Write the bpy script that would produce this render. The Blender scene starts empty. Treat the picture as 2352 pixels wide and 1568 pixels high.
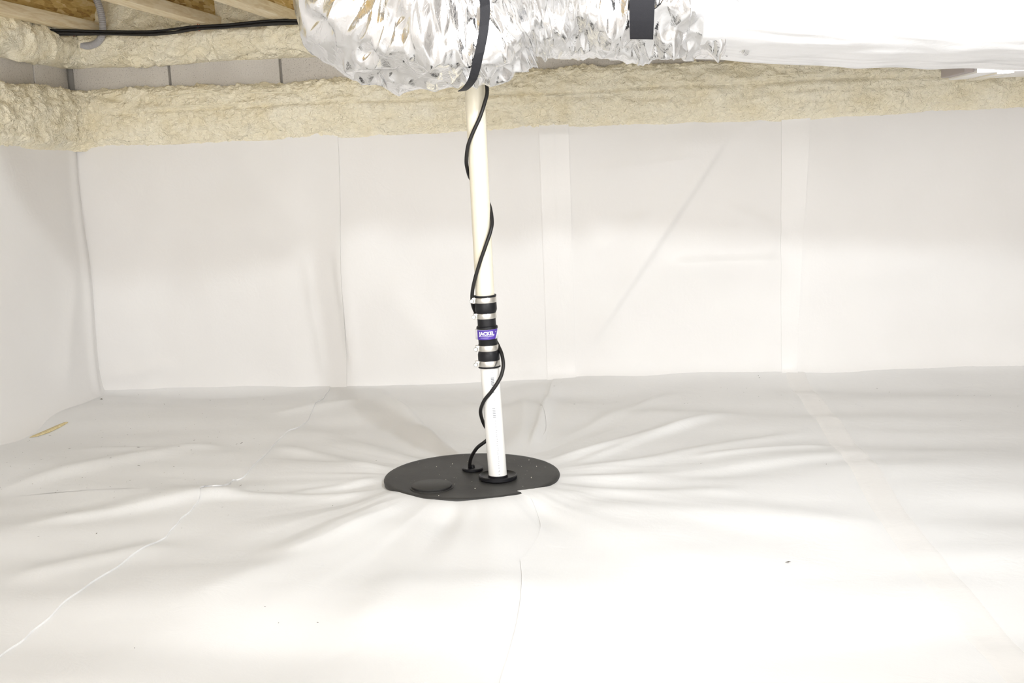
import bpy, math, random
import numpy as np
from mathutils import Vector, Matrix
random.seed(7)
SC = bpy.context.scene
COL = SC.collection

# ------------------------------------------------------------------ camera
TH, RO, FPX, CH, YAW = math.radians(9.5), .04, 2400.0, .83, math.radians(5.0)
F0 = np.array([0, math.cos(TH), -math.sin(TH)])
R0 = np.array([1., 0, 0]); U0 = np.array([0, math.sin(TH), math.cos(TH)])
R1 = R0*math.cos(RO) - U0*math.sin(RO); U1 = U0*math.cos(RO) + R0*math.sin(RO)
Wd = np.array([math.cos(YAW), -math.sin(YAW), 0]); Nd = np.array([math.sin(YAW), math.cos(YAW), 0])
BASE = np.array([-0.13474392, 3.9607527, 0.0])
def room(v): return np.array([np.dot(v, Wd), np.dot(v, Nd), v[2]])
CF, CR, CU = room(F0), room(R1), room(U1)
CP = room(np.array([0, 0, CH]) - BASE)
def ray(x, y): return CF + CR*(x-1176)/FPX - CU*(y-784)/FPX
def onY(x, y, Y):                       # point of a vertical plane parallel to the back wall
    d = ray(x, y); return CP + d*(Y-CP[1])/d[1]
def onX(x, y, X):
    d = ray(x, y); return CP + d*(X-CP[0])/d[0]
def onZ(x, y, Z=0.0):
    d = ray(x, y); return CP + d*(Z-CP[2])/d[2]
cam = bpy.data.cameras.new('camera'); camo = bpy.data.objects.new('camera', cam); COL.objects.link(camo)
cam.sensor_width = 36; cam.lens = 36*FPX/2352; cam.clip_start = .05
M = Matrix.Identity(4)
for i in range(3):
    M[i][0], M[i][1], M[i][2], M[i][3] = CR[i], CU[i], -CF[i], CP[i]
camo.matrix_world = M
SC.camera = camo

# ------------------------------------------------------------------ light
wd = bpy.data.worlds.new('world'); SC.world = wd; wd.use_nodes = True
bg = wd.node_tree.nodes['Background']
bg.inputs[0].default_value = (1, .975, .945, 1); bg.inputs[1].default_value = 3.9
def lamp(name, loc, aim, power, size, color, cone):
    l = bpy.data.lights.new(name, 'SPOT'); l.energy = power; l.shadow_soft_size = size; l.color = color
    l.spot_size = math.radians(cone); l.spot_blend = .9
    o = bpy.data.objects.new(name, l); o.location = loc; COL.objects.link(o)
    o.rotation_euler = (Vector(aim)-Vector(loc)).to_track_quat('-Z', 'Y').to_euler(); return o
lamp('work_lamp', (.96, -2.62, 1.36), (.05, -.3, .2), 70, .032, (.92, .965, 1), 150)
al = bpy.data.lights.new('added_fill_light', 'AREA'); al.shape = 'RECTANGLE'; al.size = 1.3; al.size_y = .5; al.energy = 4; al.spread = math.radians(80); al.color = (1, .97, .93)
ao = bpy.data.objects.new('added_fill_light', al); COL.objects.link(ao); ao.location = (-.35, -4.35, 1.18)  # area fill added near the camera to lift wall and foam, no lamp of the room
ao.rotation_euler = (Vector((-.1, 0, .95))-ao.location).to_track_quat('-Z', 'Z').to_euler()
SC.view_settings.view_transform = 'Standard'; SC.view_settings.look = 'None'
SC.view_settings.gamma = 1; SC.view_settings.use_curve_mapping = False
SC.view_settings.exposure = 0.0

# ------------------------------------------------------------------ helpers
def perlin(x, y, seed=0):
    x = np.asarray(x, float); y = np.asarray(y, float)
    rs = np.random.RandomState(seed); p = rs.permutation(256); ang = rs.rand(256)*2*math.pi
    gx, gy = np.cos(ang), np.sin(ang)
    xi = np.floor(x).astype(int); yi = np.floor(y).astype(int); xf = x-xi; yf = y-yi
    u = xf**3*(xf*(xf*6-15)+10); v = yf**3*(yf*(yf*6-15)+10)
    def g(a, b, fx, fy):
        h = p[(p[a & 255] + b) & 255]; return gx[h]*fx + gy[h]*fy
    n00 = g(xi, yi, xf, yf); n10 = g(xi+1, yi, xf-1, yf)
    n01 = g(xi, yi+1, xf, yf-1); n11 = g(xi+1, yi+1, xf-1, yf-1)
    return ((n00*(1-u)+n10*u)*(1-v) + (n01*(1-u)+n11*u)*v)*1.5
def sst(a, b, x):
    t = np.clip((x-a)/(b-a), 0, 1); return t*t*(3-2*t)
def ridge(U, V, p, q, w, A, skew=0.0, fade=.25):
    """a fold running from p to q"""
    du, dv = q[0]-p[0], q[1]-p[1]; L = math.hypot(du, dv); du /= L; dv /= L
    s = (U-p[0])*du + (V-p[1])*dv; t = -(U-p[0])*dv + (V-p[1])*du
    e = sst(0, fade, s/L)*sst(0, fade, 1-s/L)
    ww = np.where(t > 0, w*(1+skew), w*(1-skew))
    return A*e*np.exp(-(t/ww)**2)

def mesh_obj(name, verts, faces, mat, parent=None, smooth=True):
    me = bpy.data.meshes.new(name); me.from_pydata([tuple(v) for v in verts], [], [tuple(f) for f in faces])
    me.materials.append(mat)
    if smooth: me.polygons.foreach_set('use_smooth', [True]*len(me.polygons))
    me.update()
    o = bpy.data.objects.new(name, me); COL.objects.link(o)
    if parent is not None:
        o.parent = parent; o.matrix_parent_inverse = Matrix.Translation(-parent.location)
    return o
def grid_faces(n, m, wrap=False, off=0):
    i = np.arange(n-1)[:, None]; j = np.arange(m if wrap else m-1)[None, :]; k = (j+1) % m
    f = np.stack([i*m+j, i*m+k, (i+1)*m+k, (i+1)*m+j], -1).reshape(-1, 4)+off
    return f.tolist()
def tag(o, label=None, cat=None, group=None, kind=None):
    if label: o['label'] = label
    if cat: o['category'] = cat
    if group: o['group'] = group
    if kind: o['kind'] = kind
    return o
def empty(name, loc, label, cat, group=None):
    o = bpy.data.objects.new(name, None); o.location = tuple(loc); o.empty_display_size = .05; COL.objects.link(o)
    return tag(o, label, cat, group)
class MB:
    def __init__(s): s.v = []; s.f = []
    def add(s, v, f):
        n = len(s.v); s.v += [tuple(map(float, a)) for a in v]; s.f += [tuple(i+n for i in q) for q in f]; return s
    def box(s, a, b, frame=None, bev=0.0):
        a = np.array(a, float); b = np.array(b, float)
        if bev > 0:
            pts = []
            c = (a+b)/2; h = (b-a)/2
            import bmesh
            bm = bmesh.new(); bmesh.ops.create_cube(bm, size=1)
            for v in bm.verts: v.co = Vector((c[0]+v.co.x*2*h[0], c[1]+v.co.y*2*h[1], c[2]+v.co.z*2*h[2]))
            bmesh.ops.bevel(bm, geom=bm.edges[:], offset=bev, segments=2, affect='EDGES', profile=.6)
            bm.verts.ensure_lookup_table(); V = [np.array(v.co) for v in bm.verts]; Fc = [[v.index for v in f.verts] for f in bm.faces]; bm.free()
        else:
            V = [np.array([x, y, z]) for x in (a[0], b[0]) for y in (a[1], b[1]) for z in (a[2], b[2])]
            Fc = [(0, 1, 3, 2), (4, 6, 7, 5), (0, 4, 5, 1), (2, 3, 7, 6), (0, 2, 6, 4), (1, 5, 7, 3)]
        if frame is not None:
            o, X, Y, Z = frame; V = [o + X*v[0] + Y*v[1] + Z*v[2] for v in V]
        return s.add(V, Fc)
    def tube(s, pts, r, n=12, cap=True):
        P = [np.array(p, float) for p in pts]; rr = r if hasattr(r, '__len__') else [r]*len(P)
        T = [P[min(i+1, len(P)-1)]-P[max(i-1, 0)] for i in range(len(P))]; T = [t/np.linalg.norm(t) for t in T]
        a = np.array([0, 0, 1.]) if abs(T[0][2]) < .9 else np.array([1., 0, 0])
        nn = np.cross(T[0], a); nn /= np.linalg.norm(nn); V = []
        for p, t, q in zip(P, T, rr):
            nn = nn - t*np.dot(nn, t); nn /= np.linalg.norm(nn); bb = np.cross(t, nn)
            for k in range(n):
                an = 2*math.pi*k/n; V.append(p + q*(nn*math.cos(an)+bb*math.sin(an)))
        Fc = grid_faces(len(P), n, True)
        if cap: Fc.append(list(range(n))[::-1]); Fc.append([(len(P)-1)*n+k for k in range(n)])
        return s.add(V, Fc)
    def lathe(s, prof, o, A, n=40, cap=True):
        """prof: (distance along A, radius)"""
        A = A/np.linalg.norm(A); X = np.cross(A, [0, 1., 0]); X /= np.linalg.norm(X); Y = np.cross(A, X)
        V = [o + A*h + r*(X*math.cos(2*math.pi*k/n)+Y*math.sin(2*math.pi*k/n)) for h, r in prof for k in range(n)]
        Fc = grid_faces(len(prof), n, True)
        if cap: Fc.append(list(range(n))[::-1]); Fc.append([(len(prof)-1)*n+k for k in range(n)])
        return s.add(V, Fc)
    def build(s, name, mat, parent=None, smooth=True):
        o = mesh_obj(name, s.v, s.f, mat, parent, smooth)
        if smooth: sharp(o)
        return o
def sharp(o, ang=40):
    me = o.data; import bmesh
    bm = bmesh.new(); bm.from_mesh(me); bmesh.ops.recalc_face_normals(bm, faces=bm.faces)
    for e in bm.edges:
        if len(e.link_faces) == 2 and e.calc_face_angle(0) > math.radians(ang): e.smooth = False
    bm.to_mesh(me); bm.free()
def spline(pts, n):
    P = [np.array(p, float) for p in pts]; P = [2*P[0]-P[1]] + P + [2*P[-1]-P[-2]]; out = []
    m = len(P)-3
    for k in range(n):
        t = k/(n-1)*m; i = min(int(t), m-1); t -= i; a, b, c, d = P[i:i+4]
        out.append(.5*((2*b)+(c-a)*t+(2*a-5*b+4*c-d)*t*t+(3*b-a-3*c+d)*t**3))
    return out

# ------------------------------------------------------------------ materials
def mat(name, color=(.8, .8, .8), rough=.5, metal=0, spec=.5):
    m = bpy.data.materials.new(name); m.use_nodes = True; b = m.node_tree.nodes['Principled BSDF']
    b.inputs['Base Color'].default_value = (*color, 1); b.inputs['Roughness'].default_value = rough
    b.inputs['Metallic'].default_value = metal; b.inputs['Specular IOR Level'].default_value = spec
    return m
def nd(m, t): return m.node_tree.nodes.new(t)
def lk(m, a, b): m.node_tree.links.new(a, b)
def co(m, scale=(1, 1, 1)):
    g = nd(m, 'ShaderNodeNewGeometry'); mp = nd(m, 'ShaderNodeMapping'); mp.inputs['Scale'].default_value = scale
    lk(m, g.outputs['Position'], mp.inputs['Vector']); return mp.outputs[0]
def noise(m, vec, scale, detail=3, rough=.55, dist=0):
    n = nd(m, 'ShaderNodeTexNoise'); n.inputs['Scale'].default_value = scale; n.inputs['Detail'].default_value = detail
    n.inputs['Roughness'].default_value = rough; n.inputs['Distortion'].default_value = dist
    lk(m, vec, n.inputs['Vector']); return n.outputs['Fac']
def bump(m, h, strength, dist, prev=None):
    b = nd(m, 'ShaderNodeBump'); b.inputs['Strength'].default_value = strength; b.inputs['Distance'].default_value = dist
    lk(m, h, b.inputs['Height'])
    if prev is not None: lk(m, prev, b.inputs['Normal'])
    lk(m, b.outputs[0], m.node_tree.nodes['Principled BSDF'].inputs['Normal']); return b.outputs[0]
def ramp(m, fac, stops):
    r = nd(m, 'ShaderNodeValToRGB'); el = r.color_ramp.elements
    while len(el) < len(stops): el.new(.5)
    for e, (p, c) in zip(el, stops): e.position = p; e.color = (*c, 1)
    lk(m, fac, r.inputs[0]); return r.outputs[0]
def base(m, out): lk(m, out, m.node_tree.nodes['Principled BSDF'].inputs['Base Color'])

def membrane(name, c0, c1, rough=.42):
    m = mat(name, c0, rough, 0, .35)
    v = co(m); n = noise(m, v, 1.4, 3); base(m, ramp(m, n, [(.3, c0), (.7, c1)]))
    b = bump(m, noise(m, co(m, (1, 1, 1)), 500, 2), .10, .0008)
    w = nd(m, 'ShaderNodeTexWave'); w.inputs['Scale'].default_value = 130; w.inputs['Distortion'].default_value = 1.5
    w.bands_direction = 'X'; lk(m, v, w.inputs['Vector']); b = bump(m, w.outputs['Fac'], .05, .0006, b)
    bump(m, noise(m, v, 14, 4, .6, .6), .25, .006, b)
    return m
MEM = membrane('white_liner', (.80, .785, .77), (.835, .825, .815))
MEMF = membrane('white_floor_liner', (.815, .815, .815), (.84, .84, .84))
TAPE = membrane('clear_white_tape', (.82, .805, .79), (.845, .835, .825), .25)
FOAM = mat('spray_foam', (.80, .73, .53), .55, 0, .3)
v = co(FOAM, (1, 1, 1.25)); n = noise(FOAM, v, 9, 4)
base(FOAM, ramp(FOAM, n, [(.25, (.88, .79, .57)), (.5, (.95, .88, .69)), (.8, (.96, .91, .76))]))
b = bump(FOAM, noise(FOAM, v, 55, 3, .5, 1.6), .9, .010); bump(FOAM, noise(FOAM, v, 150, 2), .6, .003, b)
BLOCK = mat('concrete_block', (.4, .4, .4), .95, 0, .2)
v = co(BLOCK); n = noise(BLOCK, v, 260, 2, .8); n2 = noise(BLOCK, v, 4, 3)
r1 = ramp(BLOCK, n, [(.28, (.16, .14, .12)), (.38, (.62, .59, .55)), (.75, (.70, .67, .63))])
r2 = ramp(BLOCK, n2, [(.3, (.86, .85, .84)), (.7, (1, 1, 1))])
mx = nd(BLOCK, 'ShaderNodeMix'); mx.data_type = 'RGBA'; mx.blend_type = 'MULTIPLY'; mx.inputs[0].default_value = 1
lk(BLOCK, r1, mx.inputs[6]); lk(BLOCK, r2, mx.inputs[7]); base(BLOCK, mx.outputs[2]); bump(BLOCK, n, .6, .002)
MORTAR = mat('mortar', (.36, .34, .31), .95, 0, .1); bump(MORTAR, noise(MORTAR, co(MORTAR), 200), .6, .003)
def wood(name, cs, sc):
    m = mat(name, cs[1], .6, 0, .25); n = noise(m, co(m, sc), 6, 5, .6, .8)
    base(m, ramp(m, n, [(.3, cs[0]), (.55, cs[1]), (.75, cs[2])])); bump(m, n, .2, .001); return m
PINE = wood('pine_lumber', ((.70, .55, .32), (.86, .74, .52), (.90, .81, .63)), (14, 1.2, 14))
OSB = mat('osb_board', (.5, .35, .12), .7, 0, .3)
v = co(OSB, (9, 7, 26)); vr = nd(OSB, 'ShaderNodeTexVoronoi'); vr.inputs['Scale'].default_value = 3.2; lk(OSB, v, vr.inputs['Vector'])
n = noise(OSB, co(OSB, (30, 20, 90)), 2.2, 4)
sx = nd(OSB, 'ShaderNodeSeparateColor'); lk(OSB, vr.outputs['Color'], sx.inputs[0])
mm = nd(OSB, 'ShaderNodeMath'); mm.operation = 'MULTIPLY_ADD'; mm.inputs[1].default_value = .55; lk(OSB, sx.outputs[0], mm.inputs[0])
m2 = nd(OSB, 'ShaderNodeMath'); m2.operation = 'MULTIPLY'; m2.inputs[1].default_value = .5; lk(OSB, n, m2.inputs[0]); lk(OSB, m2.outputs[0], mm.inputs[2])
base(OSB, ramp(OSB, mm.outputs[0], [(.15, (.22, .11, .03)), (.35, (.50, .32, .10)), (.6, (.66, .47, .18)), (.85, (.78, .62, .33))]))
FOIL = mat('silver_foil', (.93, .93, .94), .16, 1.0, .5)
v = co(FOIL)
vr = nd(FOIL, 'ShaderNodeTexVoronoi'); vr.inputs['Scale'].default_value = 26; vr.feature = 'F1'
dn = nd(FOIL, 'ShaderNodeTexNoise'); dn.inputs['Scale'].default_value = 12; lk(FOIL, v, dn.inputs['Vector'])
vm = nd(FOIL, 'ShaderNodeVectorMath'); vm.operation = 'MULTIPLY_ADD'; vm.inputs[1].default_value = (.12, .12, .12)
lk(FOIL, dn.outputs['Color'], vm.inputs[0]); lk(FOIL, v, vm.inputs[2]); lk(FOIL, vm.outputs[0], vr.inputs['Vector'])
bump(FOIL, noise(FOIL, co(FOIL, (1.6, 1.6, .6)), 26, 3, .6, 2.5), .22, .006)
WFOIL = mat('white_foil_wrap', (.93, .93, .94), .3, .55, .5)
bump(WFOIL, noise(WFOIL, co(WFOIL), 16, 4, .6, .8), .3, .006)
PVCC = mat('cream_pvc', (.86, .82, .70), .3, 0, .5)
n = noise(PVCC, co(PVCC, (8, 8, 3)), 22, 5, .75); base(PVCC, ramp(PVCC, n, [(.22, (.60, .55, .42)), (.36, (.76, .71, .57)), (.8, (.80, .75, .62))]))
PVCW = mat('white_pvc', (.88, .87, .84), .25, 0, .5)
RUB = mat('black_rubber', (.008, .008, .010), .42, 0, .3)
CORD = mat('black_cord', (.012, .011, .011), .42, 0, .4)
STEEL = mat('stainless_band', (.72, .70, .66), .28, 1.0)
ZINC = mat('zinc_screw', (.55, .56, .55), .4, 1.0)
LID = mat('black_plastic_lid', (.035, .033, .032), .55, 0, .4)
v = co(LID); n = noise(LID, v, 7, 4, .6); base(LID, ramp(LID, n, [(.3, (.020, .019, .019)), (.65, (.048, .047, .045))]))
bump(LID, noise(LID, v, 240, 2), .3, .001)
PURP = mat('purple_label', (.075, .035, .32), .35); WHT = mat('white_print', (.88, .88, .9), .4)
GREYP = mat('grey_print', (.16, .17, .2), .5)
GREYC = mat('grey_conduit', (.42, .41, .42), .5)
STRAP = mat('black_strap', (.022, .022, .026), .55, 0, .3); bump(STRAP, noise(STRAP, co(STRAP, (1, 1, 1)), 500, 2), .4, .001)
RED = mat('red_tie', (.5, .08, .04), .5)
SPLW = wood('splinter_wood', ((.58, .46, .22), (.74, .63, .36), (.80, .72, .50)), (20, 20, 20))
DIRT = mat('dirt', (.06, .045, .03), .9)
SLAB = mat('concrete_slab', (.35, .34, .32), .95)
STRAW = mat('foam_strand', (.86, .80, .62), .5)

# ------------------------------------------------------------------ setting: structure
CX = -1.515                       # left corner of the room
lidc = onZ(1085, 1101, 0)         # pit lid centre
LX, LY = lidc[0], lidc[1]
LR = .2355

XR, YF = 3.6, -4.6               # how far floor and walls run on
slab = MB()
n = 64; ring = [(LX+.21*math.cos(2*math.pi*k/n), LY+.21*math.sin(2*math.pi*k/n)) for k in range(n)]
sq = []
for k in range(n):
    a = 2*math.pi*k/n; c, s_ = math.cos(a), math.sin(a)
    t = min(((XR-LX) if c > 0 else (CX-.1-LX))/c if abs(c) > 1e-6 else 99, ((.1-LY) if s_ > 0 else (YF-LY))/s_ if abs(s_) > 1e-6 else 99)
    sq.append((LX+t*c, LY+t*s_))
V = [(x, y, -.035) for x, y in ring]+[(x, y, -.035) for x, y in sq]+[(x, y, -.4) for x, y in ring]
Fc = [(k, n+k, n+(k+1) % n, (k+1) % n) for k in range(n)]+[(k, (k+1) % n, 2*n+(k+1) % n, 2*n+k) for k in range(n)]+[tuple(range(2*n, 3*n))]
floor = mesh_obj('floor', V, Fc, SLAB, None, False); tag(floor, 'white plastic liner over the crawl space floor', None, None, 'structure')

# the floor liner's height at any place
seam1 = [onZ(*p)[:2] for p in [(760, 880), (752, 905), (722, 942), (690, 978), (640, 1012), (562, 1090), (535, 1100), (500, 1130), (470, 1132), (445, 1165), (400, 1205), (345, 1245), (220, 1345), (100, 1440), (0, 1527), (-260, 1740)]]
foldsF = []   # (p, q, w, A, skew)
def fold(a, b, w, A, skew=0): foldsF.append((onZ(*a)[:2], onZ(*b)[:2], w, A, skew))
fold((430, 1140), (900, 1132), .030, .010); fold((0, 1225), (640, 1110), .05, .014, .3)
fold((-40, 1130), (560, 1010), .05, .012); fold((150, 1040), (560, 1030), .03, .007)
fold((600, 1300), (960, 1160), .05, .012, .3); fold((380, 1420), (940, 1175), .07, .014, .2)
fold((0, 1340), (430, 1230), .05, .010); fold((820, 1480), (1010, 1170), .06, .010)
fold((600, 960), (880, 915), .04, .009); fold((620, 1020), (900, 1085), .03, .009)
fold((860, 890), (1030, 1040), .035, .020, -.3); fold((1020, 905), (1130, 960), .05, .012)
fold((1275, 880), (1215, 1045), .018, .020, .3); fold((1210, 900), (1190, 1030), .03, .012)
fold((1240, 1070), (1700, 950), .030, .013, .2); fold((1270, 1085), (1640, 960), .018, .006)
fold((1280, 1098), (1900, 985), .035, .010); fold((1300, 1110), (2060, 1040), .05, .013, .2)
fold((1250, 1140), (1750, 1130), .04, .009); fold((1550, 1060), (1940, 1020), .02, .006)
fold((1290, 1170), (2050, 1200), .06, .010); fold((640, 1130), (905, 1100), .02, .006)
fold((1280, 1010), (1560, 900), .03, .008)
def H(X, Y, fine=True):
    dx, dy = X-LX, Y-LY; r = np.hypot(dx, dy)+1e-6; ph = np.arctan2(dy, dx)
    env = sst(.20, .36, r)*np.exp(-(r-.3)/1.1)
    # noise laid out on the direction circle, so folds fan out from the lid
    cx, cy = np.cos(ph), np.sin(ph)
    rad = perlin(cx*3.3+np.log(r+.15)*.55+11, cy*3.3+4, 3)*.022 + perlin(cx*7+r*.5+3, cy*7-r*.4+9, 5)*.0035 + perlin(cx*15+r+3, cy*15+r+9, 15)*.0012*np.exp(-r)
    h = rad*env
    h = h + perlin(X*1.0+5+Y*.4, Y*3.2+2+X*.3, 9)*.020*sst(.3, .9, r) + perlin(X*2.4, Y*6.5+1, 10)*.006*sst(.3, .8, r)
    for p, q, w, A, sk in foldsF: h = h + ridge(X, Y, p, q, w, A, sk)*sst(.235, .33, r)
    # rises on to the lid's rim, slightly taut there
    h = h*sst(.0, .10, -Y)*sst(.0, .08, X-CX) 
    fr = sst(.25, .75, -np.sin(ph))
    h = h + (.005+.014*fr)*np.exp(-(np.maximum(r-.25, 0)/.08)**2)
    # coves where the liner turns up the walls
    cb = .030+.035*sst(-.2, .6, X)
    h = h + cb*np.exp(np.clip(Y, -9, 0)/(.028+.03*sst(-.2, .6, X)))
    h = h + .035*np.exp(-np.clip(X-CX, 0, 9)/.035)*sst(-.05, -.5, Y)
    return h
def hole(ph):                       # the ragged opening cut in the liner around the lid
    r = LR - .004 + .006*perlin(np.cos(ph)*3+7, np.sin(ph)*3+2, 21) + .003*perlin(np.cos(ph)*12, np.sin(ph)*12, 22)
    r = np.where(-np.sin(ph) < .1, np.maximum(r, LR-.001), r)
    r = r - .020*np.exp(-((ph+1.05)/.28)**2) - .016*np.exp(-((ph+2.2)/.22)**2) - .010*np.exp(-((ph+1.65)/.3)**2)
    return r
def clampXY(X, Y): return np.clip(X, CX+.004, XR), np.clip(Y, YF, -.003)
NPH, NR = 900, 230
t = np.linspace(0, 1, NR)[:, None]; ph = (np.linspace(-math.pi, math.pi, NPH, endpoint=False))[None, :]
rr = hole(ph)*(1-t**2.1) + 4.2*t**2.1
Xg, Yg = clampXY(LX+rr*np.cos(ph), LY+rr*np.sin(ph)); Zg = H(Xg, Yg)
V = np.stack([Xg, Yg, Zg], -1).reshape(-1, 3).tolist()
mid = mesh_obj('membrane_sheet', V, grid_faces(NR, NPH, True), MEMF, floor)
tag(mid, 'white liner sheet cut open around the black pit lid')
# left sheet, lapping over the middle one
S1 = np.array(spline([(*p, 0) for p in seam1], 420))[:, :2]
S1[:, 0] += np.array([.006*math.sin(i*.11)+.003*math.sin(i*.37) for i in range(420)])*.6
nx = 260; V = []
tt = np.linspace(0, 1, nx)[None, :]**.8
Xg = S1[:, 0:1]*(tt)+(CX-.0)*(1-tt); Yg = S1[:, 1:2]*np.ones_like(tt); Xg, Yg = clampXY(Xg, Yg)
Zg = H(Xg, Yg)+.0042
V = np.stack([Xg, Yg, Zg], -1); edge = V[:, -1:, :].copy(); edge[..., 2] -= .0040; V = np.concatenate([V, edge], 1)
ls = mesh_obj('membrane_sheet', V.reshape(-1, 3).tolist(), grid_faces(420, nx+1), MEMF, floor); sharp(ls, 50)
tag(ls, 'dusty white liner sheet along the left wall, lapping over its neighbour')
# right sheet: everything right of a straight edge running under the lid's right part
e_f = [onZ(1226, 1160)[:2], onZ(1196, 1290)[:2], onZ(1150, 1568)[:2], onZ(1110, 1800)[:2]]
e_b = [onZ(1206, 1045)[:2], onZ(1240, 950)[:2], onZ(1272, 878)[:2], onZ(1280, 850)[:2]]
def edge_phi(P):
    r = [math.hypot(p[0]-LX, p[1]-LY) for p in P]; a = [math.atan2(p[1]-LY, p[0]-LX) for p in P]
    return lambda x: np.interp(x, r, a)
ef, eb = edge_phi(e_f), edge_phi(e_b)
NR2, NP2 = 230, 420
t = np.linspace(0, 1, NR2); rv = (.228*(1-t**2.1)+4.2*t**2.1)
q = np.linspace(0, 1, NP2)[None, :]
PH = ef(rv)[:, None]*(1-q)+eb(rv)[:, None]*q
rv2 = hole(PH)*(1-t[:, None]**2.1)+4.2*t[:, None]**2.1
Xg, Yg = clampXY(LX+rv2*np.cos(PH), LY+rv2*np.sin(PH)); Zg = H(Xg, Yg)+.0022
V = np.stack([Xg, Yg, Zg], -1); a = V[:, :1].copy(); a[..., 2] -= .0028; c = V[:, -1:].copy(); c[..., 2] -= .0028
V = np.concatenate([a, V, c], 1)
rs = mesh_obj('membrane_sheet', V.reshape(-1, 3).tolist(), grid_faces(NR2, NP2+2), MEMF, floor); sharp(rs, 50)
tag(rs, 'white liner sheet right of the pit lid, brightly lit at the front')
def floor_tape(pts, w, name='seam_tape', off=.0055):
    C = np.array(spline([(*onZ(*p)[:2], 0) for p in pts], 200))[:, :2]
    T = np.gradient(C, axis=0); T /= np.linalg.norm(T, axis=1)[:, None]; Nn = np.stack([-T[:, 1], T[:, 0]], 1)
    k = np.linspace(-.5, .5, 9); X = C[:, 0:1]+Nn[:, 0:1]*w*k; Y = C[:, 1:2]+Nn[:, 1:2]*w*k; X, Y = clampXY(X, Y)
    Z = H(X, Y)+off; Z[:, 0] -= .0025; Z[:, -1] -= .0025
    return mesh_obj(name, np.stack([X, Y, Z], -1).reshape(-1, 3).tolist(), grid_faces(200, 9), TAPE, floor)
floor_tape([(1825, 872), (1868, 925), (1915, 985), (1975, 1070), (2050, 1180), (2180, 1350), (2420, 1640)], .075, 'seam_tape', .0045)

# ---- back wall
wall = MB().box((CX-.3, .012, -.4), (XR, .2, 2.0)).build('wall_back', MORTAR, None, False)
tag(wall, 'grey block foundation wall behind foam and white liner', None, None, 'structure')
wl = MB().box((CX-.2, YF, -.4), (CX-.012, .012, 2.0)).build('wall_left', MORTAR, None, False)
tag(wl, 'grey block side wall at the left, lined in white', None, None, 'structure')
bu = [CX+.022, -1.118, -.690, -.255, .198, .625, 1.055, 1.485, 1.915, 2.345, 2.775, 3.205]
for i in range(len(bu)-1):
    a, c = bu[i]+(.0 if i == 0 else .005), bu[i+1]-.005
    o = MB().box((a, -.004+.002*random.random(), 1.085), (c, .03, 1.283), bev=.003).build('concrete_block', BLOCK, wall)
vv = [-.012, -.185, -.60, -1.02, -1.44, -1.86]
vv[1] = onX(78, 180, CX)[1]
for i in range(len(vv)-1):
    MB().box((CX-.03, vv[i+1]+.005, 1.085), (CX+.002, vv[i]-(.005 if i else 0), 1.283), bev=.003).build('concrete_block', BLOCK, wl)

foldsW = []
def wfold(a, b, w, A, skew=0):
    p, q = onY(*a, 0), onY(*b, 0); foldsW.append(((p[0], p[2]), (q[0], q[2]), w, A, skew))
wfold((1700, 270), (1330, 830), .022, .011, -.5); wfold((1640, 250), (1420, 650), .06, .007)
wfold((1350, 400), (1640, 360), .03, .006, -.3); wfold((1340, 385), (1800, 300), .05, .006, .3)
wfold((1500, 610), (1840, 600), .05, .014, -.4); wfold((1640, 470), (1830, 540), .03, .006)
wfold((1360, 590), (1500, 480), .03, .006); wfold((1850, 650), (2450, 520), .12, .014, .3)
wfold((1700, 300), (1800, 250), .012, .004); wfold((500, 320), (740, 560), .05, .006)
wfold((700, 560), (755, 900), .02, .006); wfold((770, 560), (815, 880), .02, .010, .5)
wfold((880, 640), (1030, 830), .06, .008); wfold((1110, 860), (1260, 840), .03, .007)
wfold((240, 870), (420, 830), .03, .010); wfold((300, 500), (720, 545), .10, .010, .4)
def D(U, Z):                       # how far the liner stands off the back wall
    d = .016 + perlin(U*1.3+2, Z*1.7, 31)*.012 + perlin(U*4, Z*3.2+5, 32)*.006 + perlin(U*9, Z*5+5, 33)*.002
    for p, q, w, A, sk in foldsW: d = d + ridge(U, Z, p, q, w, A, sk)
    d = d*sst(1.02, .93, Z)+.012*sst(.93, 1.02, Z)
    return d + (.006+.045*sst(-.2, .6, U))*np.exp(-Z/(.02+.03*sst(-.2, .6, U)))
def wsheet(u0, u1, off, label=None, m=None, name='membrane_sheet', z0=-.01, z1=1.01, lip=(True, True), step=.009):
    nu = max(6, int((u1(0)-u0(0))/step)); nz = 150
    z = np.linspace(z0, z1, nz)[:, None]; k = np.linspace(0, 1, nu)[None, :]
    a = np.array([u0(float(q)) for q in z[:, 0]])[:, None]; c = np.array([u1(float(q)) for q in z[:, 0]])[:, None]
    U = a*(1-k)+c*k; Y = -(D(U, z)+off); V = np.stack([U, Y, z+0*U], -1)
    A = V[:, :1].copy(); C = V[:, -1:].copy(); A[..., 1] += .004; C[..., 1] += .004
    V = np.concatenate([A, V, C], 1)
    o = mesh_obj(name, V.reshape(-1, 3).tolist(), grid_faces(nz, nu+2), m or MEM, wall); sharp(o, 50)
    if label: tag(o, label)
    return o
su1 = lambda z: -.515+.028*z+.004*math.sin(z*9)
wsheet(lambda z: CX+.002, su1, .0045, 'white wall liner sheet between the corner and the first seam')
wsheet(lambda z: -.60, lambda z: XR, 0, 'white wall liner sheet behind the pipe and to its right')
wsheet(lambda z: .268, lambda z: .262+.115, .0035, 'pale tape over the wall seam right of the pipe', TAPE, 'seam_tape', .02, .99)
wsheet(lambda z: .320, lambda z: .325, .0050, None, TAPE, 'seam_ridge', .02, .99, step=.002)
ta, tb = lambda z: 1.145+.0*z, lambda z: 1.20+.05*z
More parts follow.
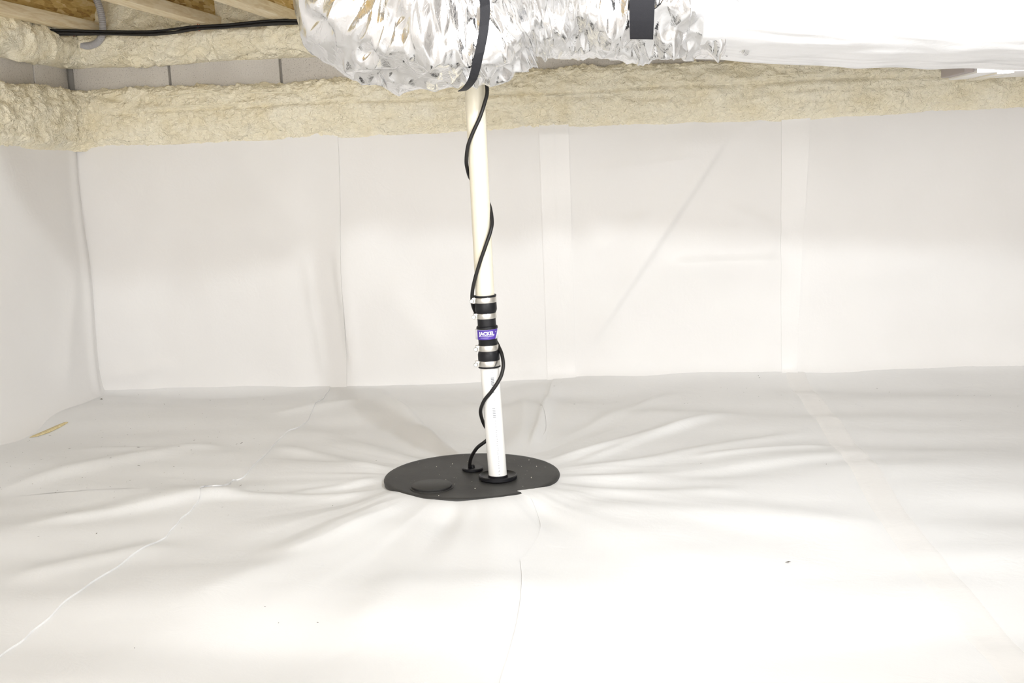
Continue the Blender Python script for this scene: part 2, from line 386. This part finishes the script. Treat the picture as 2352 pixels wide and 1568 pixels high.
wsheet(ta, tb, .0035, 'pale tape over the wall seam at the right', TAPE, 'seam_tape', .0, .99)
# ---- left wall liner (v runs towards the camera)
def DL(Yc, Z):
    d = .012+perlin(Yc*1.5+3, Z*1.6, 41)*.016+perlin(Yc*4, Z*3, 42)*.004
    d = d + ridge(Yc, Z, (-.07, .0), (-.05, 1.0), .025, .010, 0, .05)+ridge(Yc, Z, (-.30, .05), (-.12, .55), .05, .008)
    d = d*sst(1.02, .93, Z)+.012*sst(.93, 1.02, Z)
    return d + .035*np.exp(-Z/.035)*sst(-.02, -.3, Yc) + .02*np.exp(-Z/.03)
y = -np.linspace(0, 1, 300)[None, :]**1.3*(-YF); z = np.linspace(-.01, 1.0, 140)[:, None]
X = CX+DL(y+0*z, z); V = np.stack([X, y+0*z, z+0*y], -1)
lw = mesh_obj('membrane_sheet', V.reshape(-1, 3).tolist(), grid_faces(140, 300), MEM, wl); tag(lw, 'white liner sheet covering the left wall')

# ------------------------------------------------------------------ ceiling
zj = 1.375
wr = MB().box((XR, YF, -.4), (XR+.2, .2, 2.0)).build('wall_right_added', MEM, None, False)  # unseen wall, added to keep ambient light from the open side off the left wall
tag(wr, 'unseen white side wall added at the right to cut ambient light', None, None, 'structure')
CEILM = wood('subfloor_board', ((.34, .31, .27), (.46, .43, .39), (.54, .51, .47)), (3, 3, 3))
ceil = MB().box((CX-.2, YF, zj+.24), (XR, .2, zj+.262)).build('ceiling', CEILM, None, False)
tag(ceil, 'brown strand board subfloor above the joists', None, None, 'structure')
vp = ray(1600, 366); jd = np.array([vp[0], vp[1], 0]); jd /= np.linalg.norm(jd); jn = np.array([jd[1], -jd[0], 0])
def joist(p, label):
    """I-joist whose bottom flange's right edge passes p; runs along jd"""
    e = p + jd*((-.03-p[1])/jd[1]); o = empty('floor_joist', (e[0], e[1], zj), label, 'joist', 'wooden I-joists under the subfloor')
    fr = (np.array([e[0], e[1], zj]), jn, -jd, np.array([0, 0, 1.]))
    MB().box((-.060, 0, 0), (0, 4.4, .038), fr, .002).build('bottom_flange', PINE, o)
    MB().box((-.060, 0, .202), (0, 4.4, .240), fr, .002).build('top_flange', PINE, o)
    MB().box((-.035, 0, .038), (-.025, 4.4, .202), fr).build('web', OSB, o)
    return o
joist(onZ(230, 52, zj+.038), 'pine I-joist nearest the left wall, grey conduit hanging beside it')
joist(onZ(520, 42, zj+.038), 'pine I-joist second from the left wall, ending above the cables')
joist(onZ(700, 32, zj+.038), 'pine I-joist partly hidden behind the silver duct')

# ------------------------------------------------------------------ spray foam: swept along left wall, round the corner, along back wall
def foam_path(s, RC=.10):
    """s<0: left wall, s>0 back wall; returns point, inward normal"""
    q = RC*math.pi/4
    P = np.zeros((len(s), 2)); N = np.zeros((len(s), 2))
    for i, k in enumerate(s):
        if k < -q: P[i] = (CX, -RC+(k+q)); N[i] = (1, 0)
        elif k > q: P[i] = (CX+RC+(k-q), 0); N[i] = (0, -1)
        else:
            a = (k+q)/(2*q)*math.pi/2; c = np.array([CX+RC, -RC]); P[i] = c+RC*np.array([-math.cos(a), math.sin(a)]); N[i] = (math.cos(a), -math.sin(a))
    return P, N
def foam(name, prof, s0, s1, ns, nv, label, disp, rough_corner=0):
    s = np.linspace(s0, s1, ns); P, N = foam_path(s)
    pr = np.array(spline([(a, c, 0) for a, c in prof], nv))
    L = np.concatenate([[0], np.cumsum(np.linalg.norm(np.diff(pr, axis=0), axis=1))])
    tn = np.gradient(pr[:, :2], axis=0); tn /= np.linalg.norm(tn, axis=1)[:, None]; nr = np.stack([tn[:, 1], -tn[:, 0]], 1)   # outward (d, z)
    S, LL = np.meshgrid(s, L, indexing='ij')
    w = sst(0, .055, LL)*sst(0, .02, L[-1]-LL)
    h = disp(S, LL)*(.03+.97*w)
    d = pr[None, :, 0]+nr[None, :, 0]*h; z = pr[None, :, 1]+nr[None, :, 1]*h
    X = P[:, 0:1]+N[:, 0:1]*d; Y = P[:, 1:2]+N[:, 1:2]*d
    V = np.stack([X, Y, z+0*X], -1)
    o = mesh_obj(name, V.reshape(-1, 3).tolist(), grid_faces(ns, nv), FOAM)
    tag(o, label, 'insulation'); return o
def dlow(S, L):
    wx = perlin(S*9, L*12, 50)*.6; wy = perlin(S*9+7, L*12+3, 51)*.6
    lf = sst(.25, -.15, S)
    h = perlin(S*2.5, L*6, 52)*.012 + perlin(S*11+wx, L*26+wy, 53)*.011
    h = h + np.abs(perlin(S*34+wx*2, L*60+wy*2, 54))*.012 + np.abs(perlin(S*80+wx*3, L*120, 55))*.0055
    gl = .150+.012*perlin(S*1.7, 0*L, 56); h = h-.016*np.exp(-((L-gl)/.006)**2)*sst(.02, .3, S)
    g2 = .060+.03*perlin(S*1.3, 0*L+4, 57); h = h-.005*np.exp(-((L-g2)/.004)**2)*sst(.1, .3, np.abs(perlin(S*.7, 0*L+9, 58)))
    g3 = .118+.03*perlin(S*1.9, 0*L+2, 60); h = h-.008*np.exp(-((L-g3)/.005)**2)*sst(.9, 1.6, S)
    return h + lf*(perlin(S*14, L*16, 59)*.010+np.abs(perlin(S*38, L*40, 61))*.008)
foam('spray_foam', [(.008, .950), (.022, .972), (.040, 1.000), (.052, 1.045), (.058, 1.090), (.054, 1.125), (.050, 1.152), (.040, 1.166), (.015, 1.172), (-.01, 1.172)], -2.6, 5.0, 1500, 64,
     'cream spray foam band between the grey blocks and white liner', dlow)
def dup_(S, L):
    wx = perlin(S*8, L*9, 70); wy = perlin(S*8+7, L*9+3, 71)
    h = perlin(S*2.2, L*5, 72)*.02 + perlin(S*9+wx, L*14+wy, 73)*.016
    h = h + np.abs(perlin(S*24+wx*2, L*30+wy*2, 74))*.014 + np.abs(perlin(S*62+wx*3, L*80, 75))*.006
    return h
foam('spray_foam', [(-.01, 1.258), (.02, 1.262), (.055, 1.275), (.085, 1.305), (.095, 1.345), (.080, 1.375), (.050, 1.40), (.035, 1.45), (.035, 1.53), (.06, 1.585), (.14, 1.612), (.45, 1.618)], -2.6, 5.0, 1300, 80,
     'cream spray foam over the rim above the grey blocks', dup_)
# loose strands stuck on the lower foam
fo = [o for o in COL.objects if o.name.startswith('spray_foam')][0]
for a, c in [((450, 204), (532, 219)), ((545, 214), (690, 213)), ((360, 225), (490, 212)), ((395, 246), (500, 240)), ((1700, 180), (1900, 168))]:
    p, q = onY(*a, -.068), onY(*c, -.066); MB().tube([p, (p+q)/2+np.array([0, -.004, .002]), q], [.0012, .002, .001], 6).build('foam_strand', STRAW, fo)

# ------------------------------------------------------------------ sump pit lid
tl = math.radians(1.9); lo = np.array([LX, LY, .010])
la = np.array([.010, math.sin(tl), math.cos(tl)]); la /= np.linalg.norm(la)
pit = empty('sump_pit_lid', lo, 'round black plastic sump pit lid in the floor liner', 'lid')
MB().lathe([(-.030, LR-.004), (.000, LR+.002), (.004, LR), (.006, LR-.004), (.0055, LR-.012), (.0055, .16), (.0055, .02), (.0055, .001)], lo, la, 96).build('cover_plate', LID, pit)
def onlid(x, y, h=.006):
    d = ray(x, y); o2 = lo+la*h; t = np.dot(o2-CP, la)/np.dot(d, la); return CP+d*t
pc = onlid(992, 1118); MB().lathe([(.0, .050), (.004, .0525), (.006, .0525), (.0075, .050), (.0075, .001)], pc, la, 48).build('cover_plug', LID, pit)
MB().lathe([(-.001, .057), (.0015, .057), (.0015, .047)], pc, la, 48, False).build('plug_rim', LID, pit)
pb = onlid(1144, 1099); gr = MB(); gr.lathe([(.0, .046), (.003, .051), (.010, .051), (.012, .049), (.008, .044), (.007, .026), (.012, .0255), (.012, .0242)], pb, la, 48, False)
tag(gr.build('pipe_grommet', RUB, pit), None)
cb = onlid(1086, 1079); MB().lathe([(.0, .026), (.002, .029), (.006, .029), (.008, .027), (.008, .006), (.014, .0055), (.014, .004)], cb, la, 40, False).build('cord_grommet', RUB, pit)
# crumbs on the lid
mb = MB()
for i in range(46):
    a, r_ = random.random()*6.28, LR*.93*math.sqrt(random.random()); x = lo+la*.0062+np.array([r_*math.cos(a), r_*math.sin(a), -r_*math.sin(a)*math.tan(tl)])
    k = random.choice([.0006, .0008, .001, .0016]); mb.add([x+k*np.array(v) for v in ((1, 0, 0), (-.5, .9, 0), (-.6, -.8, 0), (0, 0, 1.2))], [(0, 1, 3), (1, 2, 3), (2, 0, 3), (0, 2, 1)])
CRUMB = mat('pale_crumb', (.7, .66, .55), .8)
tag(mb.build('foam_crumbs', CRUMB, pit, False), None, None, None, 'stuff')

# ------------------------------------------------------------------ pipe, check valve
PY = pb[1]
A_top = onY(1089, 188, PY); A_mid = onY(1114, 676, PY); A_lo = onY(1124, 843, PY)
def axis(y):                       # centre line of the riser at image row y (only used to lay out its pieces)
    x = np.interp(y, [188, 676, 760, 843, 1100], [1089.5, 1114, 1117.5, 1124.5, 1144])
    return onY(x, y, PY)
def seg(y0, y1): return axis(y1)-axis(y0)
PR = .0242
up = axis(677)-axis(188); up /= np.linalg.norm(up)
top = axis(188)-up*.42
upper = MB(); Lp = np.linalg.norm(axis(685)-top)
upper.lathe([(0, PR+.001), (Lp, PR)], top, up, 40)
o = upper.build('discharge_pipe', PVCC); tag(o, 'cream plastic riser pipe between the silver duct and the valve', 'pipe')
dn_ = pb-axis(835); Ll = np.linalg.norm(dn_); dn_ /= Ll
o = empty('discharge_pipe', pb, 'short white plastic pipe standing in the pit lid', 'pipe')
MB().lathe([(0, PR), (Ll+.03, PR)], axis(835), dn_, 40).build('pipe_body', PVCW, o)
# printed marks down the front of the lower pipe
def cam_right(A): 
    v = np.cross(A, [0, 1, 0]); v = v/np.linalg.norm(v); return v if v[0] > 0 else -v
def on_pipe(yrow, off, A, r):       # a point on the front surface, off metres right of the axis
    c = axis(yrow); xr = cam_right(A); fr = np.cross(A, xr); fr = fr if fr[1] < 0 else -fr
    toc = CP-c; toc -= A*np.dot(toc, A); toc /= np.linalg.norm(toc); s = np.cross(toc, A); s = s if s[0] > 0 else -s
    a = off/r; return c + r*(toc*math.cos(a)+s*math.sin(a)), s*math.cos(a)-toc*math.sin(a)
pm = MB()
def mark(y, off, w, h):
    p, s = on_pipe(y, off, dn_, PR+.0003); a = s*w/2; c = dn_*h/2
    pm.add([p-a-c, p+a-c, p+a+c, p-a+c], [(0, 1, 2, 3)])
for k, y in enumerate([848, 851]): mark(y, .006, .0018, .0012)
for y in [864, 867, 871, 875, 878, 881, 885, 888]: mark(y, .005, .0085 if y < 880 else .007, .0018)
for y in [893, 897]: mark(y, .0055, .004, .0012)
for y in [911, 914]: mark(y, .006, .0012, .0014)
for y in [933, 937, 941, 945, 949, 953]: mark(y, .003, .0075, .0016)
for y in list(range(962, 1092, 5)): mark(y+random.random()*2, .004+random.random()*.002, .0022+random.random()*.002, .0010)
tag(pm.build('printed_marks', GREYP, o, False), 'grey printed marks', None, None, 'stuff')

va = axis(841)-axis(677); va /= np.linalg.norm(va); PM = np.linalg.norm(axis(841)-axis(677))/164.0
v0 = axis(677)
def vp_(y): return (y-677)*PM
valve = empty('check_valve', axis(841), 'black check valve with steel clamps and purple label on the pipe', 'valve')
def vl(name, prof, m, par, n=40, cap=False): return MB().lathe([(vp_(y), r) for y, r in prof], v0, va, n, cap).build(name, m, par)
c1 = vl('rubber_coupling', [(677, .0246), (677, .0288), (679.5, .0292), (681, .0278), (694, .0278), (695, .0284), (709, .0286), (713, .0276), (717, .0252), (731, .0248), (731, .02)], RUB, valve)
c2 = vl('rubber_coupling', [(788, .02), (788, .0252), (791, .0252), (804, .0252), (808, .0272), (812, .0284), (824, .0284), (826, .0278), (839, .0278), (840.5, .0292), (842.5, .0290), (842.5, .0246)], RUB, valve)
vl('valve_body', [(728, .0238), (746, .0240), (748, .0272), (750, .0278), (753, .0278), (755, .0262), (775, .0262), (777, .0248), (792, .0242)], RUB, valve)
def clamp(y0, y1, r, sx, sy):
    h = vl('hose_clamp', [(y0, r-.0008), (y0, r), (y0+1, r+.0004), (y1-1, r+.0004), (y1, r), (y1, r-.0008)], STEEL, valve)
    c = onY(sx+2, sy, PY-.008); ax = onY(1112, sy-(-4), PY-.016)
    # worm housing and hexagon screw pointing towards the front left
    yc = (y0+y1)/2; ctr = v0+va*vp_(yc)
    out = c-ctr; out -= va*np.dot(out, va); ln = np.linalg.norm(out); out /= ln; tanv = np.cross(va, out)
    if np.dot(tanv, CP-ctr) < 0: tanv = -tanv
    MB().box((r-.001, -.009, -.0075), (r+.0065, .008, .0075), (ctr, out, tanv, va), .001).build('screw_housing', STEEL, h)
    s0 = ctr+out*(r+.0035)
    MB().lathe([(-.006, .003), (.010, .003), (.010, .0056), (.011, .006), (.0165, .006), (.0175, .005), (.0175, .0001)], s0, tanv+out*.35, 6).build('clamp_screw', ZINC, h)
    return h
clamp(681.5, 693.5, .0287, 1086, 687); clamp(717.5, 729.5, .0261, 1087, 722)
clamp(790.5, 803.5, .0261, 1092, 795); clamp(826, 838.5, .0287, 1095, 831)
# purple label wrapped round the valve
ctr = axis(765); toc = CP-ctr; toc -= va*np.dot(toc, va); toc /= np.linalg.norm(toc); sr = np.cross(toc, va); sr = sr if sr[0] > 0 else -sr
def wrap(x, y, r):        # x metres to the right round the body, y metres up
    a = x/r; return ctr + r*(toc*math.cos(a)+sr*math.sin(a)) - va*y
RL = .0292
def wrap_poly(name, fn, x0, x1, m, par, r, n=30, thick=True):
    V = []; 
    for k in range(n+1):
        x = x0+(x1-x0)*k/n; lo_, hi = fn(x); V += [wrap(x, lo_, r), wrap(x, hi, r)]
    Fc = [(2*k, 2*k+2, 2*k+3, 2*k+1) for k in range(n)]
    if thick:
        N = len(V)
        for k in range(n+1):
            x = x0+(x1-x0)*k/n; lo_, hi = fn(x); V += [wrap(x, lo_, r-.003), wrap(x, hi, r-.003)]
        Fc += [(2*k, N+2*k, N+2*k+2, 2*k+2) for k in range(n)]+[(2*k+1, 2*k+3, N+2*k+3, N+2*k+1) for k in range(n)]
    return mesh_obj(name, V, Fc, m, par)
band = wrap_poly('brand_label', lambda x: (-.0125, .0125), -RL*math.pi, RL*math.pi*.999, WHT, valve, RL, 72); tag(band, 'white and purple printed label')
wrap_poly('purple_field', lambda x: (max(-.0125, min(.0124, -.0125+(x-.0235)*1.7)), .0125), -.028, .038, PURP, band, RL+.0003, 60, False)
def text(s, size, x, y, m, par, name, r, bold=0):
    cu = bpy.data.curves.new(name, 'FONT'); cu.body = s; cu.size = size; cu.offset = bold; cu.resolution_u = 3
    to = bpy.data.objects.new(name, cu); COL.objects.link(to); bpy.context.view_layer.update()
    me = bpy.data.meshes.new_from_object(to.evaluated_get(bpy.context.evaluated_depsgraph_get()))
    V = [wrap(x+v.co.x, y+v.co.y, r) for v in me.vertices]; Fc = [list(p.vertices) for p in me.polygons]
    bpy.data.objects.remove(to); return mesh_obj(name, V, Fc, m, par, False)
text('JACKEL', .0125, -.0205, -.0010, WHT, band, 'lettering', RL+.0008, .0005)
text('TM', .004, .0235, .0045, WHT, band, 'lettering', RL+.0008)
wrap_poly('underline', lambda x: (-.0042, -.0034), -.020, .020, WHT, band, RL+.0008, 20, False)
wrap_poly('small_print', lambda x: (-.0085, -.0072), -.018, .004, mat('lilac_print', (.35, .3, .6), .5), band, RL+.0008, 20, False)

# ------------------------------------------------------------------ power cord spiralling round the riser
RC_ = .0048; rp = PR+RC_+.0015
# (row, image x, depth in front of (+) or behind (-) the riser's axis)
cp = [(60, 1100, .6), (120, 1108, .5), (178, 1111, .6), (192, 1117, .75), (215, 1118.5, .9), (240, 1112, 1), (270, 1102, 1.1), (305, 1086, 1.0), (335, 1075, .8), (368, 1071, .3), (390, 1074, -.3), (412, 1082, -.9), (440, 1105, -1.05), (460, 1119, -.8), (478, 1126, -.2), (508, 1130, .4), (530, 1127, .8), (560, 1117, 1.1), (600, 1103, 1.0), (640, 1091, .8), (670, 1085, .5), (694, 1085, .1), (712, 1090, -.5), (735, 1103, -1.3), (765, 1128, -1.4), (785, 1140, -.9), (797, 1146, -.4), (815, 1153, .3), (838, 1156, .8), (860, 1152, 1.1), (880, 1142, 1.3), (900, 1128, 1.3), (920, 1112, 1.0), (942, 1104, .6), (962, 1107, -.2), (978, 1114, -.9), (993, 1124, -1.2), (1004, 1124, -1.1), (1014, 1114, -.6), (1028, 1096, -.2), (1048, 1083, 0), (1065, 1079, 0)]
pts = []
for y, x, k in cp:
    if y > 1000:
        w = (y-1000)/75.0; pts.append(onY(x, y, (PY-k*rp)*(1-w)+cb[1]*w))
    else: pts.append(onY(x, y, PY-k*rp))
e = onY(1079, 1076, cb[1]); pts.append(e); pts.append(e-np.array([0, 0, .02]))
o = MB().tube(spline(pts, 420), RC_, 12).build('power_cord', CORD)
tag(o, 'black power cord winding around the riser pipe into the lid', 'cord')

# ------------------------------------------------------------------ ducts
DY = PY-.28
def duct_mesh(ctrs, radii, ns, nph, disp, sup=2.0, squash=1.0):
    C = np.array(spline(ctrs, ns)); R = np.interp(np.linspace(0, 1, ns), np.linspace(0, 1, len(radii)), radii)
    T = np.gradient(C, axis=0); T /= np.linalg.norm(T, axis=1)[:, None]
    Yv = np.array([0, 1., 0]); A = np.cross(T, Yv); A /= np.linalg.norm(A, axis=1)[:, None]; B = np.cross(A, T)
    s = np.concatenate([[0], np.cumsum(np.linalg.norm(np.diff(C, axis=0), axis=1))])
    ph = np.linspace(0, 2*math.pi, nph, endpoint=False); S, P = np.meshgrid(s, ph, indexing='ij')
    c, n_ = np.cos(P), np.sin(P); k = (np.abs(c)**sup+np.abs(n_)**sup)**(-1/sup)
    r = R[:, None]*k+disp(S, P)
    V = C[:, None, :]+A[:, None, :]*(r*c)[..., None]+B[:, None, :]*(r*n_*squash)[..., None]
    return V, grid_faces(ns, nph, True), C, T, A, B, s
NSJ, NPJ = 128, 34
def crumple(S, P):
    c, n_ = np.cos(P), np.sin(P)
    wx = perlin(S*3+c*1.2, n_*1.5, 80)*1.2
    rings = -np.abs(perlin(S*8+wx, c*.7+n_*.6+5, 81))*.055+.014
    rs = np.random.RandomState(3)
    big = perlin(S*4, c*2+n_*2+9, 85)*.022
    jit = (rs.rand(*S.shape)-.5)*.0085 - np.abs(perlin(S*17+wx*2+n_, c*.9+n_*1.2+7, 86))*.028
    return rings+big+jit+.010
def jitter(V):
    rs = np.random.RandomState(4); W = V.copy(); n, m = V.shape[:2]
    ds = np.zeros_like(V); ds[1:-1] = (V[2:]-V[:-2])/2; dp = (np.roll(V, -1, 1)-np.roll(V, 1, 1))/2
    # long facets that slant along the bend
    return W + ds*((rs.rand(n, m, 1)-.5)*1.1) + dp*((rs.rand(n, m, 1)-.5)*.9)
def facets(n, m):
    rs = random.Random(8); F = []
    for i in range(n-1):
        for j in range(m):
            k = (j+1) % m; q = (i*m+j, i*m+k, (i+1)*m+k, (i+1)*m+j)
            F += [(q[0], q[1], q[2]), (q[0], q[2], q[3])] if rs.random() < .5 else [(q[0], q[1], q[3]), (q[1], q[2], q[3])]
    return F
def dc(x, y, dY=0): return onY(x, y, DY+dY)
Vd, Fd, C, T, A, B, s = duct_mesh([dc(1670, -80, .02), dc(1560, -60), dc(1430, -58), dc(1300, -58), dc(1190, -45), dc(1090, -4), dc(975, 2), dc(872, -58), dc(836, -170), dc(830, -330)],
                                  [.176, .170, .164, .160, .164, .186, .204, .208, .200, .190], NSJ, NPJ, crumple)
Vd = jitter(Vd)
flex = empty('flexible_duct', dc(1000, 190), 'crumpled silver flexible duct bending up, hung by black straps', 'duct')
jk = mesh_obj('foil_jacket', Vd.reshape(-1, 3).tolist(), facets(NSJ, NPJ), FOIL, flex)
rs_j = np.random.RandomState(12); cr = jk.data.attributes.new('crease_edge', 'FLOAT', 'EDGE')
cr.data.foreach_set('value', np.where(rs_j.rand(len(jk.data.edges)) < .45, .95, .25).astype(np.float32))
sb = jk.modifiers.new('soft', 'SUBSURF'); sb.levels = 2; sb.render_levels = 2
def soft(S, P):
    return perlin(S*1.6, np.cos(P)*1.5+np.sin(P)*1.3, 91)*.012+perlin(S*7, np.cos(P)*3+3, 92)*.006 - np.abs(perlin(S*4+np.cos(P)*5, np.sin(P)*9, 93))*.006
TY = DY+.05
Vt, Ft, *_ = duct_mesh([onY(1610, -110, TY), onY(1800, -108, TY), onY(2100, -104, TY), onY(2500, -94, TY), onY(3100, -78, TY)], [.222, .230, .232, .232, .232], 420, 200, soft, 2.8, 1.0)
tr = MB(); ns = 420; nph = 200
Vl = Vt.reshape(-1, 3).tolist(); Ft = Ft+[list(range(nph))[::-1], [(ns-1)*nph+k for k in range(nph)]]
o = mesh_obj('insulated_duct', Vl, Ft, WFOIL); tag(o, 'smooth white foil-wrapped duct at the upper right', 'duct')
# straps
def strap(x0, x1, ph0, ph1, w, label, lift=.012, follow=0.0, name='hanging_strap'):
    """band round the front of the flexible duct, from ph0 to ph1, its place along the duct sliding with the angle"""
    def srow(x):
        d = [abs(np.dot(c-CP, CR)/np.dot(c-CP, CF)*FPX+1176-x) for c in C]; return float(np.argmin(d))
    i0, i1 = srow(x0), srow(x1); n = 60; V = []
    Rm = np.linalg.norm(Vd-C[:, None, :], axis=2); hw = max(2, int(w/2/.009)+1)
    ang = [ph0+(ph1-ph0)*k/n for k in range(n+1)]; ii = [i0+(i1-i0)*(k/n)**1.6 for k in range(n+1)]; rr_ = []
    for a, i in zip(ang, ii):
        j = (a % (2*math.pi))/(2*math.pi)*NPJ; i = int(round(i))
        js = [int(j+q) % NPJ for q in (-1, 0, 1, 2)]
        rr_.append(Rm[max(0, i-hw):i+hw+1][:, js].max()+.001)
    rr_ = np.convolve(np.pad(rr_, 4, 'edge'), np.ones(9)/9, 'valid')
    for k in range(n+1):
        a = ang[k]; i = int(ii[k]); f = ii[k]-i; r = rr_[k]
        L_ = lambda M_: M_[i]*(1-f)+M_[min(i+1, len(M_)-1)]*f
        rad = L_(A)*math.cos(a)+L_(B)*math.sin(a); p = L_(C)+rad*r; tv = L_(T)
        for q in (-.5, .5):
            for h in (0, .0015): V.append(p+tv*w*q*(1-.25*k/n)+rad*h)
    Fc = []
    for k in range(n):
        b0, b1 = 4*k, 4*k+4
        Fc += [(b0+1, b0+3, b1+3, b1+1), (b0, b1, b1+2, b0+2), (b0, b0+1, b1+1, b1), (b0+2, b1+2, b1+3, b0+3)]
    Fc += [(0, 2, 3, 1), (4*n, 4*n+1, 4*n+3, 4*n+2)]
    o = mesh_obj(name, V, Fc, STRAP, None, False); tag(o, label, 'strap', 'black straps holding the silver duct'); return o
# angle of the duct's front (towards -Y) and bottom in the A,B frame
def ang_of(i, v): 
    return math.atan2(np.dot(v, B[i]), np.dot(v, A[i]))
im = 42; fr_ = ang_of(im, np.array([0, -1., 0])); dwn = ang_of(im, np.array([0, 0, -1.]))
print('front', fr_, 'down', dwn)
dd = (dwn-fr_+math.pi) % (2*math.pi)-math.pi
strap(1175, 1050, fr_-dd*.9, fr_+dd*.80, .026, 'narrow black strap curving down the silver duct bend')
strap(1470, 1478, fr_-dd*.9, fr_+dd*.60, .064, 'wide black strap with a cut end on the silver duct')
# duct piece with foil tape far right, tucked behind the white one
o = empty('taped_duct', onY(2270, 172, -.50), 'pinkish foil duct piece with taped joint at the right edge', 'duct')
a = onY(2212, 176, -.50); 
MB().box((a[0], -.62, a[2]), (a[0]+1.6, -.36, a[2]+.16), bev=.004).build('duct_casing', WFOIL, o)
c = onY(2256, 176, -.50); MB().box((c[0], -.622, c[2]-.002), (c[0]+.05, -.358, c[2]+.162), bev=.001).build('foil_tape', FOIL, o)
MB().box((a[0]-.03, -.60, a[2]+.006), (a[0], -.38, a[2]+.15), bev=.004).build('grey_boot', mat('dull_boot', (.45, .40, .38), .6), o)

# ------------------------------------------------------------------ cables and conduit near the ceiling
cbx = empty('cable_bundle', onY(420, 78, -.16), 'bundle of thin black cables running below the joist ends', 'cable')
cpts = [(20, 42), (55, 54), (88, 68), (120, 73), (150, 74), (250, 76), (345, 77), (400, 72), (450, 63), (520, 59), (620, 53), (690, 50), (760, 47)]
for k, (dy, dz, j) in enumerate([(0, 0, 0), (-.006, .0065, 1), (.004, -.006, 2), (-.008, -.003, 3)]):
    rnd = random.Random(k); P = [onY(x, y, float(np.interp(x, [20, 150, 260], [-.32, -.22, -.175]))+dy)+np.array([0, 0, dz+rnd.uniform(-.003, .003)]) for x, y in cpts[(1 if k > 1 else 0) if k < 3 else 3:]]
    MB().tube(spline(P, 160), .0042, 8).build('cable', CORD, cbx)
for x, y in [(168, 74.5), (457, 62)]:
    p = onY(x, y, -.168); MB().lathe([(-.001, .0125), (-.001, .0135), (.001, .0135), (.001, .0125)], p, np.array([1., .02, .05]), 16, False).build('cable_tie', RED, cbx)
gp = [(205, -30), (222, 0), (232, 30), (236, 60), (234, 82), (223, 98), (205, 105), (190, 104), (180, 100)]
P = spline([onY(x, y, -.115-(.0 if i < 5 else -.012*(i-4))) for i, (x, y) in enumerate(gp)], 220)
rad_ = [.0125+.0009*math.sin(i*1.6) for i in range(220)]
o = MB().tube(P, rad_, 14).build('grey_conduit', GREYC); tag(o, 'grey corrugated conduit looping into the foam behind cables', 'conduit')

# ------------------------------------------------------------------ bits on the floor
a, c = onZ(66, 1003, .03), onZ(158, 972, .03)
def hz(p): X, Y = clampXY(p[0], p[1]); return np.array([float(X), float(Y), float(H(np.array(X), np.array(Y)))+.0045])
a, c = hz(onZ(68, 1004)), hz(onZ(157, 976)); ax = c-a; ln = np.linalg.norm(ax); ax /= ln; nn = np.cross([0, 0, 1], ax)
V = []
prof = [(0, .002, .0006), (.12, .012, .002), (.4, .015, .004), (.7, .012, .005), (.93, .007, .004), (1, .001, .001)]
for f, w, h in prof:
    p = a+ax*ln*f; q = hz(p) ; q = np.array([p[0], p[1], q[2]])
    V += [q-nn*w, q-nn*w*.6+np.array([0, 0, h]), q+nn*w*.7+np.array([0, 0, h]), q+nn*w]
Fc = grid_faces(len(prof), 4)+[(4*k, 4*k+4, 4*k+7, 4*k+3) for k in range(len(prof)-1)]
o = mesh_obj('wood_splinter', V, Fc, SPLW); tag(o, 'yellowish wood splinter on the floor by the left wall', 'splinter')
def crumb(mb, p, k, st=1.0, an=0.0):
    c_, s_ = math.cos(an), math.sin(an)
    for_ = [(1*st, 0, 0), (0, .6, 0), (-1*st, .1, 0), (0, -.7, 0), (.1, 0, .6)]
    V = [np.array([p[0]+k*(a_*c_-b_*s_), p[1]+k*(a_*s_+b_*c_), p[2]+k*z_]) for a_, b_, z_ in for_]
    mb.add(V, [(0, 1, 4), (1, 2, 4), (2, 3, 4), (3, 0, 4), (0, 3, 2, 1)])
mb = MB(); p = hz(onZ(234, 925)); crumb(mb, p, .005, 1.4)
tag(mb.build('dark_crumb', DIRT, None, False), 'small black crumb on the floor below the wall corner', 'debris')
mb = MB(); rg = random.Random(5)
spots = [(412, 905, 1, 0), (378, 930, 1, 4), (625, 934, 1, 0), (297, 974, 1, 0), (300, 985, 1, 0), (479, 1005, 1.2, 0), (500, 1006, 1, 0), (555, 1016, 1, 7), (319, 1035, 1, 4), (440, 1042, 1.2, 2), (320, 1077, 1, 4), (190, 1104, 1, 0), (553, 1122, .8, 6), (764, 1156, 1, 0), (524, 1180, .8, 0), (222, 1224, 1, 3), (25, 1078, 1, 0), (75, 1115, 1, 0), (864, 1058, .8, 1),
         (1324, 878, 1, 0), (1742, 877, 1.4, 0), (1744, 879, 1.2, 1), (1860, 868, 1, 0), (2340, 860, 1.2, 0), (2200, 910, 1, 0), (2275, 905, 1, 1), (1810, 1292, 1.6, 2), (1898, 1076, 1, 0), (1610, 1070, .8, 1), (610, 1408, 1, 0), (640, 1433, .8, 0), (730, 1430, .8, 1), (310, 1495, 1, 0), (1030, 1150, .8, 0)]
for x, y, k, st in spots:
    if y < 862: continue
    crumb(mb, hz(onZ(x, y+2)), .0016*k, 1+st, rg.random()*3)
for i in range(260):
    x = rg.uniform(0, 620) if i < 190 else rg.uniform(1250, 2352); y = rg.gauss(1020, 90) if i < 190 else rg.gauss(905, 25)
    if x < 250 and y < 920+.45*(250-x): continue
    if y < 885: continue
    crumb(mb, hz(onZ(x, y)), rg.choice([.0007, .0008, .0012]), 1+rg.choice([0, 0, 1, 3]), rg.random()*3)
tag(mb.build('dirt_specks', DIRT, None, False), 'tiny dark dirt specks scattered over the floor liner', 'debris', None, 'stuff')
